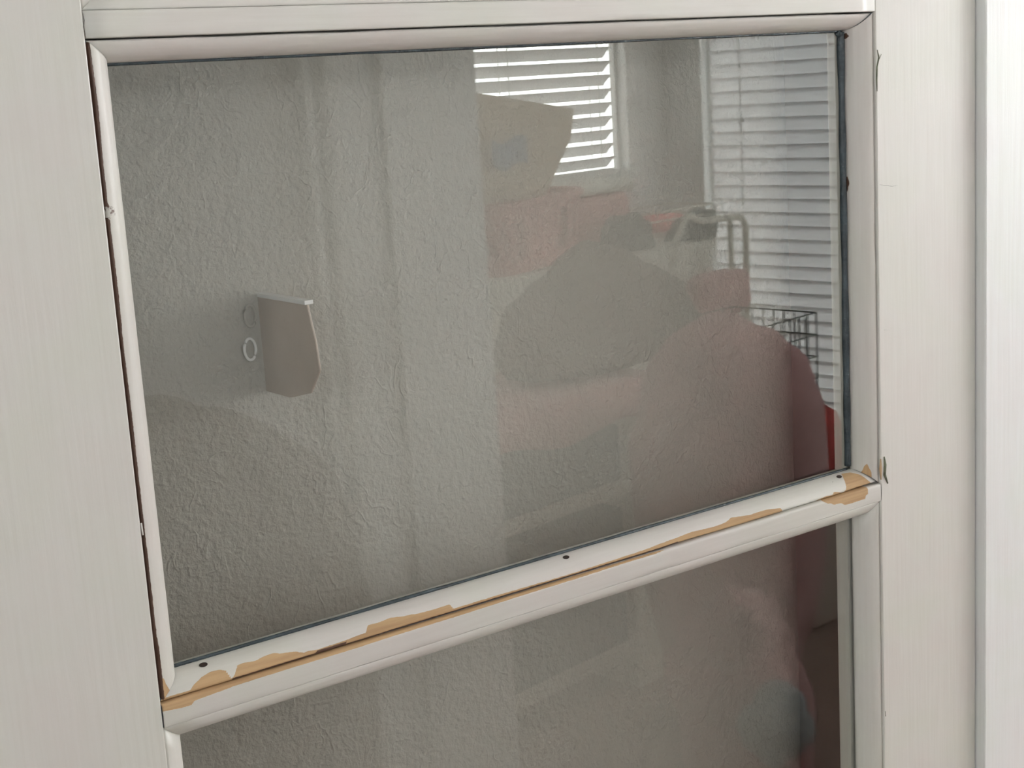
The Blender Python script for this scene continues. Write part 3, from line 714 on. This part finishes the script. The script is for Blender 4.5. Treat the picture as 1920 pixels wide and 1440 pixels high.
blob('coral_blanket', 'coral red blanket bundled against the right side of the bean bag', 'blanket', (A(1520, 2.25), 2.25, Z(1516, 850, 2.25)), .12, .085, Z(1516, 745, 2.25)-Z(1516, 850, 2.25), m_red, 15, .15, 1.2, z_base=cz0)
# soft things lower down, seen in the lower pane
b8 = 1.60
blob('plush_heap', 'mauve plush heap on the floor in front of the bean bag', 'soft toys', (A(1370, b8), b8, Z(1370, 1330, b8)), .14, .12, Z(1370, 1120, b8)-Z(1370, 1330, b8), m_pinkf, 21, .16, 2, z_base=0.0)
blob('grey_fleece', 'pale grey fleece lying on the mauve plush heap', 'blanket', (A(1440, b8-.16), b8-.16, Z(1440, 1370, b8-.16)), .075, .06, .07, m_light, 22, .14, .9)
blob('bedding_pile', 'tall brown-grey pile of bedding in front of the smooth partition', 'bedding', (A(240, 1.80), 1.80, Z(300, 1230, 1.80)), A(640, 1.80)-A(240, 1.80), .16, Z(300, 760, 1.80)-Z(300, 1230, 1.80), m_grey, 31, .08, 3.0, z_base=0.0)
# bracket on the plaster wall
m_brk = plain('greige_enamel', (.62, .53, .46), .35, .05, 30, .1, 200); m_hilite = plain('highlight_white', (.95, .95, .94), .2, .02, 40, 0)  # the white stands in for glints on the top edge and lower ring
def on_y(px, py, y): d_ = ray(px, py); t = (y-CAM.y)/d_.y; return CAM+d_*t
p = on_y(481, 556, YW); q = on_y(490, 735, YW); XB = p.x
dn = ray(582, 571); yn = max(.041, CAM.y + dn.y*(XB-CAM.x)/dn.x)
root = empty('wall_bracket', (XB, YW, (p.z+q.z)/2)); tag(root, 'small brownish plate with a highlight painted along its top edge and two oval rings, on the plaster wall', 'bracket')
bm = bmesh.new(); zt_, zb_ = p.z, q.z; pr = [(YW-.0005, zt_), (yn, zt_), (yn-.006, zt_-.02), (yn-.008, zb_+.02), (yn+.004, zb_+.006), (yn+.03, zb_), (YW-.0005, zb_)]
f0 = [bm.verts.new((XB, y, z)) for y, z in pr]; f1 = [bm.verts.new((XB+.0014, y, z)) for y, z in pr]; bm.faces.new(f0); bm.faces.new(f1[::-1])
for i in range(len(pr)): bm.faces.new((f0[i], f0[(i+1)%len(pr)], f1[(i+1)%len(pr)], f1[i]))
bevel(part('plate', bm, m_brk, root), .0006)
bm = bmesh.new(); box(bm, XB-.0006, XB+.0046, yn+.001, YW-.002, zt_, zt_+.0022); part('edge_highlight', bm, m_hilite, root)  # specular highlight put in as a white strip
for py in (592, 655):
    c = on_y(469, py, YW-.003); bm = bmesh.new()
    tube(bm, [c+Vector((.0036*math.cos(k*math.pi/12), 0, .0062*math.sin(k*math.pi/12))) for k in range(24)], .0009, 8, True)
    part('ring', bm, m_hilite if py > 600 else m_plaster, root, True)
